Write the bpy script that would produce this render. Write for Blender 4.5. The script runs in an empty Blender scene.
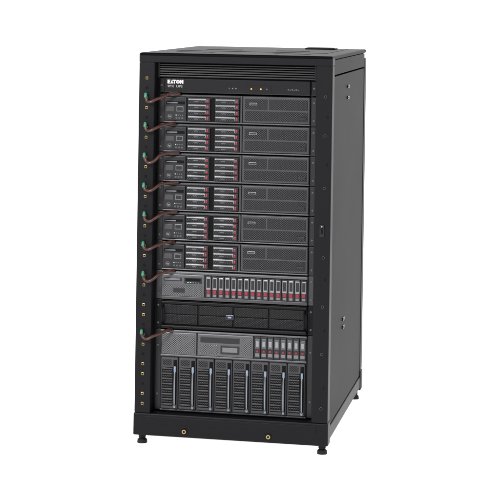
import bpy, bmesh, math, random
from mathutils import Matrix, Vector
scene=bpy.context.scene
COL=scene.collection
U=0.04445
# ---------------------------------------------------------------- materials
def mat(name,col,rough=.5,metal=0.,spec=.5,bump=0.,bscale=400,var=.05,coat=0.,emit=None,es=1.):
    m=bpy.data.materials.new(name); m.use_nodes=True
    nt=m.node_tree; b=nt.nodes['Principled BSDF']
    b.inputs['Base Color'].default_value=(*col,1)
    b.inputs['Roughness'].default_value=rough
    b.inputs['Metallic'].default_value=metal
    b.inputs['Specular IOR Level'].default_value=spec
    b.inputs['Coat Weight'].default_value=coat
    if emit:
        b.inputs['Emission Color'].default_value=(*emit,1); b.inputs['Emission Strength'].default_value=es
    tc=nt.nodes.new('ShaderNodeTexCoord')
    if bump>0:
        n=nt.nodes.new('ShaderNodeTexNoise'); n.inputs['Scale'].default_value=bscale; n.inputs['Detail'].default_value=3
        nt.links.new(tc.outputs['Object'],n.inputs['Vector'])
        bp=nt.nodes.new('ShaderNodeBump'); bp.inputs['Strength'].default_value=bump; bp.inputs['Distance'].default_value=.001
        nt.links.new(n.outputs['Fac'],bp.inputs['Height']); nt.links.new(bp.outputs['Normal'],b.inputs['Normal'])
    n2=nt.nodes.new('ShaderNodeTexNoise'); n2.inputs['Scale'].default_value=4; n2.inputs['Detail'].default_value=6
    nt.links.new(tc.outputs['Object'],n2.inputs['Vector'])
    mr=nt.nodes.new('ShaderNodeMapRange')
    mr.inputs['To Min'].default_value=max(0,rough-var); mr.inputs['To Max'].default_value=min(1,rough+var)
    nt.links.new(n2.outputs['Fac'],mr.inputs['Value']); nt.links.new(mr.outputs['Result'],b.inputs['Roughness'])
    return m
def perf(name,fg,bg,pitch=.006,th=.25,rough=.4,metal=.35):
    m=mat(name,fg,rough,metal,spec=.3,bump=0)
    nt=m.node_tree; b=nt.nodes['Principled BSDF']
    tc=nt.nodes.new('ShaderNodeTexCoord'); sp=nt.nodes.new('ShaderNodeSeparateXYZ')
    nt.links.new(tc.outputs['Object'],sp.inputs[0])
    def M(op,a,bv=None):
        n=nt.nodes.new('ShaderNodeMath'); n.operation=op
        for i,v in enumerate((a,bv)):
            if v is None: continue
            if isinstance(v,(int,float)): n.inputs[i].default_value=v
            else: nt.links.new(v,n.inputs[i])
        return n.outputs[0]
    k=math.pi/pitch*1.0
    sx=M('SINE',M('MULTIPLY',sp.outputs['X'],k)); sz=M('SINE',M('MULTIPLY',sp.outputs['Z'],k*1.15))
    p=M('MULTIPLY',sx,sz)
    mr=nt.nodes.new('ShaderNodeMapRange'); mr.inputs['From Min'].default_value=th-.25; mr.inputs['From Max'].default_value=th+.25
    nt.links.new(p,mr.inputs['Value'])
    mx=nt.nodes.new('ShaderNodeMix'); mx.data_type='RGBA'
    mx.inputs[6].default_value=(*fg,1); mx.inputs[7].default_value=(*bg,1)
    nt.links.new(mr.outputs['Result'],mx.inputs[0]); nt.links.new(mx.outputs[2],b.inputs['Base Color'])
    bp=nt.nodes.new('ShaderNodeBump'); bp.invert=True; bp.inputs['Strength'].default_value=.8; bp.inputs['Distance'].default_value=.002
    nt.links.new(mr.outputs['Result'],bp.inputs['Height']); nt.links.new(bp.outputs['Normal'],b.inputs['Normal'])
    return m
BLK=mat('powder_coat_black',(.0055,.0055,.0065),.4,0,.11,bump=.25,bscale=900)
BLK2=mat('powder_coat_side',(.0035,.0035,.0045),.34,0,.008,bump=.10,bscale=900,var=.015)
DARK=mat('interior_black',(.003,.003,.003),.7,0,.1)
GLOSS=mat('gloss_black',(.005,.005,.006),.2,0,.3)
SHEEN=mat('ribbed_black',(.010,.010,.011),.28,.1,.5)
GRAPH=mat('graphite_plastic',(.038,.038,.042),.38,0,.3,bump=.2)
GRAPHD=mat('dark_graphite',(.012,.012,.0135),.38,0,.28,bump=.2)
GREY=mat('mid_grey_plastic',(.12,.12,.128),.38,.2,.4)
EDGE=mat('edge_grey_plastic',(.068,.069,.075),.35,.2,.4)
SILV=mat('silver_plastic',(.21,.21,.22),.36,.6,.5)
LEVER=mat('cool_silver',(.19,.205,.23),.35,.7,.5)
STEEL=mat('steel',(.40,.40,.41),.3,1)
RED=mat('maroon_button',(.20,.016,.034),.4,0,.25)
REDB=mat('red_button',(.20,.015,.028),.4,0,.25)
BRASS=mat('brass',(.38,.28,.12),.4,.9)
BROWN=mat('brown_cable',(.042,.013,.009),.3,0,.4)
GREEN=mat('green_connector',(.04,.19,.11),.35,0,.4)
AMBER=mat('amber_lamp',(.8,.35,.05),.3,emit=(1,.45,.05),es=.5)
BLUE=mat('blue_lamp',(.12,.2,.36),.3,emit=(.2,.45,1),es=.08)
GLED=mat('green_lamp',(.2,.5,.3),.3,emit=(.2,.9,.3),es=.2)
WHITE=mat('white_print',(.75,.75,.75),.5)
PRINT=mat('grey_print',(.30,.30,.30),.5)
RUB=mat('rubber_black',(.008,.008,.008),.6,0,.2)
PERF=perf('perforated_dark',(.046,.046,.050),(.002,.002,.002),.0037,.08)
PERFB=perf('perforated_black',(.020,.020,.022),(.002,.002,.002),.0040,.08)
PERFM=perf('perforated_module',(.026,.026,.029),(.002,.002,.002),.0040,.1)
PERFL=perf('perforated_grey',(.14,.14,.15),(.015,.015,.015),.0037,.2)
# ---------------------------------------------------------------- mesh builder
class MB:
    def __init__(s): s.bm=bmesh.new(); s.mats=[]
    def mi(s,m):
        if m not in s.mats: s.mats.append(m)
        return s.mats.index(m)
    def box(s,x0,x1,y0,y1,z0,z1,m,bev=0.,seg=2):
        t=bmesh.new(); bmesh.ops.create_cube(t,size=1)
        for v in t.verts:
            v.co=Vector(((x0+x1)/2+v.co.x*(x1-x0),(y0+y1)/2+v.co.y*(y1-y0),(z0+z1)/2+v.co.z*(z1-z0)))
        if bev>0: bmesh.ops.bevel(t,geom=t.edges[:],offset=min(bev,.45*min(x1-x0,y1-y0,z1-z0)),segments=seg,affect='EDGES',profile=.5)
        s._add(t,m); return s
    def poly(s,pts,y0,y1,m):
        t=bmesh.new(); f=t.faces.new([t.verts.new((x,y0,z)) for x,z in pts])
        r=bmesh.ops.extrude_face_region(t,geom=[f])
        for v in r['geom']:
            if isinstance(v,bmesh.types.BMVert): v.co.y=y1
        bmesh.ops.recalc_face_normals(t,faces=t.faces[:]); s._add(t,m); return s
    def cyl(s,c,r,h,axis,m,seg=20,r2=None,bev=0):
        t=bmesh.new(); bmesh.ops.create_cone(t,cap_ends=True,segments=seg,radius1=r,radius2=r if r2 is None else r2,depth=h)
        R={'z':Matrix(),'y':Matrix.Rotation(math.pi/2,4,'X'),'x':Matrix.Rotation(math.pi/2,4,'Y')}[axis]
        bmesh.ops.transform(t,matrix=Matrix.Translation(c)@R,verts=t.verts[:])
        s._add(t,m); return s
    def tube(s,pts,r,m,n=10,flat=1.):
        P=[Vector(p) for p in pts]; out=[]
        ext=[P[0]*2-P[1]]+P+[P[-1]*2-P[-2]]
        for i in range(1,len(ext)-2):
            for k in range(8):
                t=k/8; a,b,c,d=ext[i-1],ext[i],ext[i+1],ext[i+2]
                out.append(.5*((2*b)+(c-a)*t+(2*a-5*b+4*c-d)*t*t+(3*b-a-3*c+d)*t**3))
        out.append(P[-1])
        t_=bmesh.new(); rings=[]
        for i,p in enumerate(out):
            d=(out[min(i+1,len(out)-1)]-out[max(i-1,0)]).normalized()
            u=d.cross(Vector((0,1,0)));
            if u.length<1e-3: u=d.cross(Vector((1,0,0)))
            u.normalize(); w=d.cross(u)
            rings.append([t_.verts.new(p+u*r*flat*math.cos(a)+w*r*math.sin(a)) for a in [2*math.pi*j/n for j in range(n)]])
        for a,b in zip(rings,rings[1:]):
            for j in range(n): t_.faces.new((a[j],a[(j+1)%n],b[(j+1)%n],b[j]))
        t_.faces.new(rings[0]); t_.faces.new(rings[-1])
        bmesh.ops.recalc_face_normals(t_,faces=t_.faces[:])
        for f in t_.faces: f.smooth=True
        s._add(t_,m); return s
    def _add(s,t,m):
        i=s.mi(m)
        for f in t.faces: f.material_index=i
        me=bpy.data.meshes.new('tmp'); t.to_mesh(me); t.free(); s.bm.from_mesh(me); bpy.data.meshes.remove(me)
    def obj(s,name,parent=None,loc=(0,0,0),**kw):
        me=bpy.data.meshes.new(name); s.bm.to_mesh(me); s.bm.free()
        for m in s.mats: me.materials.append(m)
        o=bpy.data.objects.new(name,me); COL.objects.link(o); o.location=loc
        if parent: o.parent=parent
        for k,v in kw.items(): o[k]=v
        return o
def empty(name,loc,label,cat,**kw):
    o=bpy.data.objects.new(name,None); o.empty_display_size=.05; COL.objects.link(o); o.location=loc
    o['label']=label; o['category']=cat
    for k,v in kw.items(): o[k]=v
    return o
def text(body,size,loc,parent,m,name='lettering',ex=.0003,align='LEFT',bold=0.,sx=1.):
    c=bpy.data.curves.new('txt','FONT'); c.body=body; c.size=size; c.extrude=ex; c.align_x=align; c.offset=bold
    t=bpy.data.objects.new('txt',c); COL.objects.link(t)
    bpy.context.view_layer.update()
    me=bpy.data.meshes.new_from_object(t.evaluated_get(bpy.context.evaluated_depsgraph_get()))
    bpy.data.objects.remove(t); bpy.data.curves.remove(c)
    me.transform(Matrix.Rotation(math.pi/2,4,'X')@Matrix.Diagonal((sx,1,1,1)))
    me.materials.clear(); me.materials.append(m)
    o=bpy.data.objects.new(name,me); COL.objects.link(o); o.location=loc; o.parent=parent
    return o
def copy_tree(o,parent=None,loc=None):
    n=o.copy(); COL.objects.link(n)
    if parent: n.parent=parent
    if loc is not None: n.location=loc
    for c in list(o.children): copy_tree(c,n)
    return n
# ---------------------------------------------------------------- rack
W=.294; WB=.2960; D=.81; ZB=.029; ZT=1.180; REC=.05; ZH=1.151
rack=empty('server_rack',(0,0,0),'tall black steel server rack standing on four levelling feet','server rack')
PW=.049
def post(x0,x1,y0,y1,front,side):
    b=MB(); b.box(x0,x1,y0,y1,.096,ZH-.0002,BLK,.003)
    if front and side<0:
        z=.125; i=0
        while z<1.12:
            b.box(-.2725,-.2655,-.0010,.002,z-.0035,z+.0035,DARK)
            if i%3!=2:
                b.box(-.2730,-.2650,-.0022,.001,z-.004,z+.004,BRASS,.001); b.box(-.2715,-.2665,-.0029,.001,z-.0024,z+.0024,DARK)
            z+=U*.667; i+=1
    if front and side>0:
        for z in (.14,.30,.44,.585,.79,.945,1.06):
            b.cyl((.274,-.0012,z),.0032,.0030,'y',DARK,14)
            b.cyl((.274,-.0006,z),.0043,.0024,'y',EDGE,14)
        for z in (.2,.37,.52,.86,1.00): b.box(.279,.283,-.0008,.001,z-.004,z+.004,DARK)
    return b.obj('post',rack)
post(-W,-W+PW,0,.045,True,-1); post(W-PW,W,0,.045,True,1)
post(-W,-W+.05,D-.045,D,False,-1); post(W-.05,W,D-.045,D,False,1)
b=MB(); b.box(.262,.276,-.003,.002,-.0175,.0175,GLOSS,.001); b.box(.266,.272,-.0042,-.002,-.0085,.0085,DARK)
b.cyl((.269,-.0045,.0135),.0022,.002,'y',STEEL,10); b.obj('lock_plate',rack,(0,0,.664))
b=MB(); b.box(-W,W,0,.045,ZH,ZT-.0052,BLK,.0015); b.obj('header_bar',rack)
b=MB()
b.box(-.243,.243,REC-.012,REC+.01,1.104,1.150,DARK)
for i in range(6):
    z=1.1075+i*.0070; b.box(-.238,.238,REC-.022,REC-.011,z,z+.0044,SHEEN,.0018)
for x in (-.2405,.2405): b.box(x-.004,x+.004,REC-.024,REC-.010,1.105,1.1495,GLOSS,.001)
b.obj('blanking_panel',rack)
b=MB(); b.box(-W,W,-.0005,D,ZT-.012,ZT,BLK2,.0055,4)
b.box(-.24,.24,.26,D-.06,ZT-.001,ZT+.0010,BLK2,.0005)
top=b.obj('top_panel',rack)
for (x,y,w,d,hh) in ((-.15,.14,.12,.03,.0006),(.15,.14,.12,.03,.0006),(-.11,.40,.12,.06,.0006),(.11,.40,.12,.06,.0006),(.16,.67,.10,.07,.005)):
    z=ZT if y<.25 else ZT+.0010
    b=MB(); b.box(-w/2,w/2,-d/2,d/2,-.0005,hh,BLK,.0003 if hh<.002 else .002); b.box(-w/2+.006,w/2-.006,-d/2+.006,d/2-.006,hh-.0003,hh+.0004,RUB)
    b.obj('cable_port',top,(x,y,z))
for sgn in (-1,1):
    xa,xb=sorted((sgn*(W-.03),sgn*(W-.0005)))
    b=MB(); b.box(xa,xb,.046,D-.046,1.122,ZT-.0125,BLK2,.002); b.obj('upper_side_rail',rack)
    b=MB(); b.box(xa,xb,.046,D-.046,.037,.075,BLK,.002); b.obj('lower_side_rail',rack)
    b=MB(); xa,xb=sorted((sgn*(W-.012),sgn*(W-.0015)))
    b.box(xa,xb,.049,D-.049,.079,1.118,BLK2,.003)
    pn=b.obj('side_panel',rack)
    for (y,z) in ((.36,1.075),(.36,1.04),(.32,.35),(.32,.325)):
        b=MB(); b.box(-.003,.002,-.016,.016,-.005,.005,GLOSS,.0015); b.box(sgn*.002-.001,sgn*.002+.001,-.006,.006,-.0020,.0020,EDGE)
        b.obj('latch',pn,(sgn*(W-.0005),y,z))
b=MB(); b.box(-W+.05,W-.05,D-.02,D-.004,.05,1.138,PERFB,.001); b.obj('rear_door',rack)
b=MB(); b.box(-W+.051,W-.051,D-.04,D-.001,1.139,ZT-.0125,BLK,.001); b.obj('rear_header',rack)
b=MB(); b.box(-W+.004,W-.004,.046,D-.01,.0385,.046,DARK); b.obj('bottom_panel',rack)
b=MB(); b.box(-WB,WB,-.002,.045,ZB,.0955,BLK,.003)
b.box(-.26,.26,-.0035,-.001,.066,.088,BLK,.0012)
base=b.obj('base_bar',rack)
for x in (-.138,.118):
    b=MB(); b.cyl((0,-.001,0),.0095,.003,'y',BLK,24); b.cyl((0,-.003,0),.0062,.004,'y',BRASS,20); b.cyl((0,-.0052,0),.0032,.002,'y',DARK,14)
    b.obj('bolt',base,(x,-.0025,.048))
b=MB(); b.box(-WB,WB,D-.045,D,ZB,.0955,BLK,.003); b.obj('base_bar',rack)
for x in (-.275,.275):
    for y in (.03,D-.04):
        b=MB(); b.cyl((0,0,.005),.0155,.010,'z',RUB,28,.0145); b.cyl((0,0,.012),.0135,.004,'z',RUB,28,.010)
        b.cyl((0,0,.021),.008,.020,'z',BLK,16); b.cyl((0,0,.0225),.0120,.012,'z',BLK,6)
        b.obj('levelling_foot',rack,(x,y,0))
for sgn in (-1,1):
    b=MB(); xa,xb=sorted((sgn*.222,sgn*.252))
    b.box(xa,xb,REC+.002,REC+.005,.098,1.145,GRAPHD)
    z=.11
    while z<1.12:
        b.box(sgn*.2335-.0045,sgn*.2335+.0045,REC+.0008,REC+.003,z-.0045,z+.0045,DARK); z+=U/3
    b.obj('mounting_rail',rack)
for sgn in (-1,1):
    b=MB(); xa,xb=sorted((sgn*.247,sgn*.281)); b.box(xa,xb,.08,.09,.05,1.13,DARK); b.obj('side_baffle',rack)
# ---------------------------------------------------------------- battery backup unit (1U)
def ears(par,h,m=GRAPHD,screw=True):
    for sgn in (-1,1):
        b=MB(); xa,xb=sorted((sgn*.2235,sgn*.2413)); b.box(xa,xb,-.008,0,.001,h-.001,m,.0015)
        if screw:
            for z in ((h*.5,) if h<.06 else (h*.2,h*.8)): b.cyl((sgn*.2335,-.0085,z),.0030,.003,'y',EDGE,14)
        b.obj('mounting_ear',par)
def chassis(par,h,d=.62,w=.2195):
    b=MB(); b.box(-w,w,0,d,.0015,h-.0015,GRAPHD); b.obj('chassis',par)
ups=empty('battery_backup_unit',(0,REC,1.0585),'thin gloss black battery backup unit with white lettering','battery backup')
h=.0455
b=MB(); b.box(-.2235,.2235,-.018,0,.001,h-.001,GLOSS,.003); b.obj('bezel',ups); chassis(ups,h); ears(ups,h,GLOSS)
L=.0112; ya,yb=-.0188,-.0178
b=MB()
b.poly([(0,0),(.0085,0),(.0085,.0024),(.0032,.0024),(.0032,.0044),(.0075,.0044),(.0075,.0066),(.0032,.0066),(.0032,L-.0024),(.0085,L-.0024),(.0085,L),(0,L)],ya,yb,WHITE)
b.poly([(.0092,0),(.0124,0),(.0152,.0068),(.0136,L)],ya,yb,WHITE)
b.cyl((.0163,(ya+yb)/2,.0020),.0019,.001,'y',WHITE,14)
b.poly([(.0160,L-.0026),(.0262,L-.0026),(.0262,L),(.0148,L)],ya,yb,WHITE)
b.poly([(.0196,0),(.0230,0),(.0230,L-.0032),(.0196,L-.0032)],ya,yb,WHITE)
c0=(.0320,L/2)
for a0 in (100,280):
    o_=[(c0[0]+.0056*math.cos(math.radians(a0+k*16)),c0[1]+.0056*math.sin(math.radians(a0+k*16))) for k in range(11)]
    i_=[(c0[0]+.0027*math.cos(math.radians(a0+k*16)),c0[1]+.0027*math.sin(math.radians(a0+k*16))) for k in range(11)][::-1]
    b.poly(o_+i_,ya,yb,WHITE)
b.cyl((c0[0],(ya+yb)/2,c0[1]),.0013,.001,'y',WHITE,12)
b.poly([(.0386,0),(.0416,0),(.0416,.0062),(.0455,0),(.0485,0),(.0485,L),(.0455,L),(.0455,.0050),(.0416,L),(.0386,L)],ya,yb,WHITE)
b.obj('wordmark',ups,(-.213,0,.0285))
text('9PX  UPS',.0098,(-.213,-.0185,.0172),ups,PRINT,sx=1.2)
b=MB(); b.box(-.035,.105,-.0192,-.017,.008,.028,GLOSS,.001)
b.obj('control_panel',ups)
for x,m_ in ((-.022,EDGE),(-.012,GREY),(-.002,GREY),(.045,AMBER),(.074,AMBER),(.092,EDGE)):
    b=MB(); b.cyl((0,0,0),.0022,.0022,'y',m_,12); b.obj('indicator_lamp',ups,(x,-.0202,.018))
b=MB()
for i in range(6): b.box(.155+i*.006,.159+i*.006,-.0187,-.017,.016,.0185 if i%2 else .0205,EDGE)
b.obj('marking',ups)
# ---------------------------------------------------------------- 2U server with eight drives
H2=2*U
def drive(par,x0,x1,z0,z1):
    b=MB(); w=x1-x0; hh=z1-z0
    b.box(0,w,-.006,0,0,hh,GRAPHD,.001)
    b.box(.002,w-.012,-.0078,-.005,hh*.62,hh-.0025,SILV,.0008)
    b.box(.002,w-.012,-.0070,-.005,.0035,hh*.50,PERF)
    b.box(.020,.034,-.0074,-.006,.0045,hh*.44,EDGE,.0005)
    b.box(w-.0100,w-.0038,-.0090,-.005,.0034,hh-.0034,RED,.0012)
    b.box(w-.0090,w-.0048,-.0094,-.0085,hh*.60,hh*.70,GREY,.0002)
    b.box(w-.0138,w-.0115,-.008,-.005,hh*.25,hh*.75,SILV,.0004)
    b.box(.0045,.0060,-.0084,-.0065,hh*.64,hh*.74,GLED)
    return b.obj('drive',par,(x0,-.0165,z0))
def make_server(z):
    s=empty('rack_server',(0,REC,z),'two-unit grey rack server with eight red-tipped drives and black vent','server',group='identical grey servers stacked in the rack')
    b=MB()
    b.box(-.2235,.2235,-.012,0,.0015,H2-.0015,GRAPHD,.002)
    b.box(-.2235,.012,-.0165,-.011,H2-.008,H2-.003,GRAPH,.0015)
    b.box(-.2235,.2235,-.0175,-.011,.003,.0065,EDGE,.0015)
    b.box(.012,.018,-.019,-.011,.007,H2-.002,GRAPH,.0015)
    b.box(-.0775,-.0665,-.016,-.011,.008,H2-.010,DARK)
    b.obj('bezel',s); chassis(s,H2); ears(s,H2)
    b=MB(); b.box(-.222,-.153,-.02,-.0115,.008,H2-.0095,GRAPHD,.002)
    b.box(-.216,-.158,-.0212,-.019,.058,.0665,DARK,.0008); b.box(-.213,-.180,-.0222,-.020,.0605,.0640,GREY,.0005)
    b.box(-.216,-.19,-.0214,-.019,.036,.051,GRAPH,.001)
    b.box(-.184,-.162,-.0214,-.019,.036,.052,GREY,.0015); b.box(-.1815,-.1645,-.0222,-.0205,.0385,.0495,GRAPHD)
    for i in range(3): b.box(-.186+i*.009,-.1805+i*.009,-.0214,-.019,.014,.019,EDGE)
    for i in range(4): b.box(-.186+i*.0065,-.183+i*.0065,-.0212,-.019,.024,.0265,GLED if i==0 else GREY)
    b.obj('control_module',s)
    b=MB(); b.cyl((0,0,0),.0070,.002,'y',GREY,28); b.cyl((0,-.0006,0),.0060,.002,'y',GRAPHD,28); em=b.obj('emblem',s,(-.2035,-.0208,.021))
    text('hp',.0085,(0,-.0018,-.002),em,PRINT,align='CENTER')
    z0=.0085; hh=(H2-.010-z0)/4
    for (xa,xb) in ((-.149,-.079),(-.065,.010)):
        for i in range(4): drive(s,xa,xb-.0005,z0+i*hh+.0005,z0+(i+1)*hh-.0008)
    b=MB(); b.box(.019,.2225,-.0175,-.011,.0085,H2-.0025,GRAPH,.004)
    b.box(.026,.216,-.0188,-.016,.0135,.0425,PERF,.001)
    b.box(.026,.094,-.0188,-.016,.0475,H2-.010,PERF,.001)
    b.box(.099,.216,-.0188,-.016,.0475,H2-.010,PERF,.001)
    b.box(.040,.064,-.0215,-.018,.061,.068,SILV,.001); b.box(.042,.062,-.0225,-.021,.0625,.0665,GRAPHD)
    b.box(.19,.212,-.0215,-.018,.020,.028,GRAPHD,.001)
    b.obj('vent_grille',s)
    return s
ztop=1.056
s0=make_server(ztop-H2)
for i in range(1,6): copy_tree(s0,None,(0,REC,ztop-H2*(i+1)))
# ---------------------------------------------------------------- server with sixteen drives
z=ztop-H2*7
s=empty('rack_server',(0,REC,z),'two-unit server with a row of sixteen red-marked upright drives','server')
b=MB(); b.box(-.2235,.2235,-.012,0,.0015,H2-.0015,GRAPH,.002)
b.box(-.2235,.2235,-.019,-.011,.002,.012,GRAPH,.002); b.box(-.2235,.2235,-.019,-.011,H2-.010,H2-.002,EDGE,.002)
b.obj('bezel',s); chassis(s,H2); ears(s,H2,GRAPH)
b=MB(); b.box(-.222,-.09,-.02,-.0115,.0125,H2-.0105,EDGE,.002)
b.box(-.216,-.16,-.0214,-.019,.058,.069,GRAPHD,.001); b.box(-.213,-.165,-.0222,-.021,.061,.066,GREY,.0005)
b.box(-.152,-.098,-.0214,-.019,.052,.071,GRAPHD,.001)
b.box(-.148,-.102,-.0222,-.021,.060,.068,DARK)
b.box(-.216,-.098,-.0212,-.019,.016,.046,PERFL)
b.box(-.185,-.150,-.0222,-.021,.024,.038,GRAPHD,.001)
for i in range(5): b.box(-.142+i*.008,-.138+i*.008,-.0222,-.0205,.0545,.0565,GLED if i<2 else SILV)
b.obj('control_module',s)
dw=(.2225+.087)/16
for i in range(16):
    b=MB(); b.box(.0005,dw-.0006,-.007,0,0,H2-.0245,GRAPHD,.001)
    b.box(.003,dw-.003,-.0085,-.006,.024,H2-.028,SILV,.001)
    b.box(.0050,dw-.0050,-.0092,-.008,.030,H2-.032,GRAPHD)
    b.box(.0045,dw-.0045,-.0098,-.006,.012,.0225,REDB,.0012)
    b.box(.0045,dw-.0045,-.0082,-.006,.003,.010,GREY,.0006)
    b.obj('drive',s,(-.087+i*dw,-.0125,.0122))
# ---------------------------------------------------------------- black storage unit
z=ztop-H2*8
s=empty('storage_unit',(0,REC,z),'two-unit black storage unit with wide perforated front','storage unit')
b=MB(); b.box(-.2235,.2235,-.010,0,.0015,H2-.0015,BLK,.002)
b.box(-.2235,.2235,-.020,-.009,H2-.012,H2-.003,BLK,.003); b.box(-.2235,.2235,-.022,-.009,.003,.014,BLK,.004)
b.obj('bezel',s); chassis(s,H2); ears(s,H2,BLK)
b=MB()
for k in range(4):
    xa=-.214+k*.108; b.box(xa,xa+.103,-.0145,-.009,.0165,.0445,PERFB,.001); b.box(xa,xa+.103,-.0145,-.009,.0475,.0745,PERFB,.001)
b.obj('vent_grille',s)
b=MB(); b.box(-.024,.002,-.018,-.012,.036,.052,GLOSS,.002); b.box(-.017,-.006,-.0188,-.0175,.042,.0465,BLUE,.001)
b.obj('badge',s)
for sgn in (-1,1):
    b=MB(); b.tube([(sgn*.217,-.014,.018),(sgn*.217,-.032,.026),(sgn*.217,-.034,.044),(sgn*.217,-.032,.063),(sgn*.217,-.014,.071)],.0030,BLK)
    b.obj('handle',s)
# ---------------------------------------------------------------- blade enclosure
zb=.0985; hb=z-zb-.0005
s=empty('blade_enclosure',(0,REC,zb),'large grey blade enclosure with eight upright modules above the rack base','blade enclosure')
b=MB(); b.box(-.2235,.2235,-.010,0,.001,hb-.001,GRAPHD,.002)
b.box(-.2235,.2235,-.017,-.009,hb-.007,hb-.001,EDGE,.0015); b.box(-.2235,.2235,-.017,-.009,.165,.171,EDGE,.0015)
b.box(-.2235,.2235,-.017,-.009,.001,.006,GRAPH,.0015)
b.obj('bezel',s); chassis(s,hb); ears(s,hb,GRAPHD)
zt=hb-.008; z0=.172
b=MB(); b.box(-.221,-.112,-.018,-.009,z0,zt,EDGE,.002); b.box(-.216,-.117,-.0192,-.017,z0+.005,zt-.005,PERFL,.001)
b.obj('vent_grille',s)
b=MB(); b.box(-.109,.062,-.018,-.009,z0,zt,EDGE,.002); b.box(-.10,.02,-.0192,-.017,z0+.040,zt-.008,GRAPHD,.001)
b.box(-.10,-.045,-.0194,-.017,z0+.008,z0+.034,PERFL,.001); b.box(-.038,.020,-.0194,-.017,z0+.008,z0+.034,GRAPHD,.002)
b.box(-.032,.014,-.0200,-.019,z0+.014,z0+.028,GREY,.001); b.box(.026,.056,-.0194,-.017,z0+.008,zt-.008,PERFL,.001)
b.obj('control_module',s)
dw=(.2215-.065)/8
for i in range(8):
    b=MB(); hh=zt-z0
    b.box(.0006,dw-.0006,-.009,0,0,hh,GRAPHD,.001); b.box(.003,dw-.003,-.0105,-.008,.006,.016,GREY,.001)
    b.box(.0060,dw-.0060,-.0108,-.008,.019,.025,REDB,.001); b.box(.003,dw-.003,-.0105,-.008,.030,hh-.006,EDGE,.001)
    b.box(.0055,dw-.0055,-.0112,-.010,.036,hh-.014,SILV,.0005)
    b.obj('drive',s,(.065+i*dw,-.0095,z0))
bw=(.2215+.2215)/8
for i in range(8):
    b=MB(); hh=.157
    b.box(.0008,bw-.0008,-.012,0,0,hh,GRAPH,.004,3)
    b.box(.005,bw-.016,-.0134,-.011,.010,hh-.030,DARK,.001)
    for k in range(15):
        zz=.013+k*.0077; b.box(.006,bw-.017,-.0150,-.013,zz,zz+.0042,PERF if k%2 else GRAPH,.0008)
    b.box(bw-.015,bw-.004,-.0134,-.011,.006,hh-.008,DARK,.001)
    b.box(.007,.034,-.0140,-.011,hh-.025,hh-.008,PERF,.001)
    m=b.obj('blade_module',s,(-.2215+i*bw,-.0095,.0068))
    x=bw-.0095
    b=MB(); b.tube([(x,-.014,.010),(x,-.018,.018),(x,-.0205,.045),(x,-.0205,.085),(x,-.018,.108),(x,-.014,.116)],.0026,LEVER,8)
    b.box(x-.0035,x+.0035,-.018,-.012,.114,.130,LEVER,.001); b.box(x-.0022,x+.0022,-.0190,-.0175,.118,.127,BLUE,.0005)
    b.box(x-.0035,x+.0035,-.017,-.012,.004,.014,LEVER,.001)
    b.obj('lever',m)
# ---------------------------------------------------------------- cables (each slightly different)
tops=[ztop-H2*i for i in range(6)]+[ztop-H2*6,ztop-H2*8]
grp='brown cables looped from the rack post to the equipment'
rnd=random.Random(5)
for t in tops:
    cb=empty('cable',(0,0,t),'short brown cable with green plug looped to the rack post','cable',group=grp)
    j=lambda a: rnd.uniform(-a,a)
    dp=j(.004); px=j(.0015); pz=j(.002)
    b=MB(); b.tube([(-.180+j(.008),.03,.001),(-.198,.012,.000+j(.001)),(-.220+j(.003),-.004,-.006+j(.002)),(-.238,-.014,-.017+dp),(-.252+j(.002),-.018,-.024+dp),(-.264,-.014,-.021+dp*.5),(-.270+px,-.011,-.011+pz)],.0046,BROWN)
    b.obj('cord',cb)
    b=MB(); b.cyl((-.2705+px,-.0115,-.006+pz),.0050,.011,'z',GREEN,18,.0042); b.cyl((-.2705+px,-.0115,.0010+pz),.0042,.003,'z',GREEN,18,.0025)
    b.cyl((-.2705+px,-.002,-.006+pz),.0035,.012,'y',RUB,12)
    for f_ in b.bm.faces: f_.smooth=len(f_.verts)==4
    b.obj('plug',cb)
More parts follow.
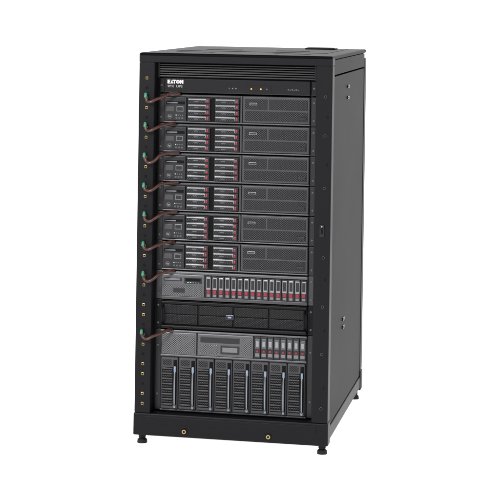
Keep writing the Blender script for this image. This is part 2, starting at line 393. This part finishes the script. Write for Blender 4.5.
# ---------------------------------------------------------------- ground sweep, world, light, camera
gm=bpy.data.materials.new('white_ground_glow'); gm.use_nodes=True
g=gm.node_tree.nodes['Principled BSDF']; g.inputs['Base Color'].default_value=(.8,.8,.8,1); g.inputs['Roughness'].default_value=.8
g.inputs['Specular IOR Level'].default_value=.1
g.inputs['Emission Color'].default_value=(1,1,1,1); g.inputs['Emission Strength'].default_value=1.0  # added glow keeps ground and sweep white, washing out shadow under the rack
nn=gm.node_tree.nodes.new('ShaderNodeTexNoise'); nn.inputs['Scale'].default_value=3
bb=gm.node_tree.nodes.new('ShaderNodeBump'); bb.inputs['Strength'].default_value=.02
gm.node_tree.links.new(nn.outputs['Fac'],bb.inputs['Height']); gm.node_tree.links.new(bb.outputs['Normal'],g.inputs['Normal'])
b=MB(); t=bmesh.new()
prof=[(-30,0),(-10,0),(0,0),(10,0),(16,0)]+[(16+6*math.sin(a),6-6*math.cos(a)) for a in [math.pi/2*i/12 for i in range(1,13)]]+[(22,14)]
rows=[[t.verts.new((x,y,zz)) for x in (-30,-10,0,10,30)] for y,zz in prof]
for a,c in zip(rows,rows[1:]):
    for j in range(4): t.faces.new((a[j],a[j+1],c[j+1],c[j]))
for f_ in t.faces: f_.smooth=True
b._add(t,gm); b.obj('ground',None,(0,0,0),kind='structure')
w=bpy.data.worlds.new('World'); scene.world=w; w.use_nodes=True
w.node_tree.nodes['Background'].inputs[0].default_value=(1,1,1,1); w.node_tree.nodes['Background'].inputs[1].default_value=.5
def area(loc,target,size,e):
    l=bpy.data.lights.new('softbox','AREA'); l.shape='RECTANGLE'; l.size=size[0]; l.size_y=size[1]; l.energy=e
    o=bpy.data.objects.new('softbox',l); COL.objects.link(o); o.location=loc
    o.rotation_euler=(Vector(target)-Vector(loc)).to_track_quat('-Z','Y').to_euler()
area((-1.3,-3.4,2.8),(0,0,.6),(1.0,1.0),190)
area((1.5,.1,2.0),(.3,.40,1.1),(.5,.5),24)
th=math.radians(10.8); d=5.2; lat=.237
f=Vector((-math.sin(th),math.cos(th),0)); r=Vector((math.cos(th),math.sin(th),0))
cam=bpy.data.cameras.new('camera'); co=bpy.data.objects.new('camera',cam); COL.objects.link(co); scene.camera=co
p=Vector((.3,0,0))-f*d-r*(lat+.016); p.z=1.350
co.matrix_world=Matrix.Translation(p)@Matrix.Rotation(th,4,'Z')@Matrix.Rotation(math.pi/2,4,'X')@Matrix.Rotation(math.radians(.85),4,'Z')
cam.sensor_width=36; cam.lens=127.0; cam.shift_y=-.505; cam.clip_end=2000
scene.view_settings.view_transform='Standard'; scene.view_settings.look='None'; scene.view_settings.exposure=0
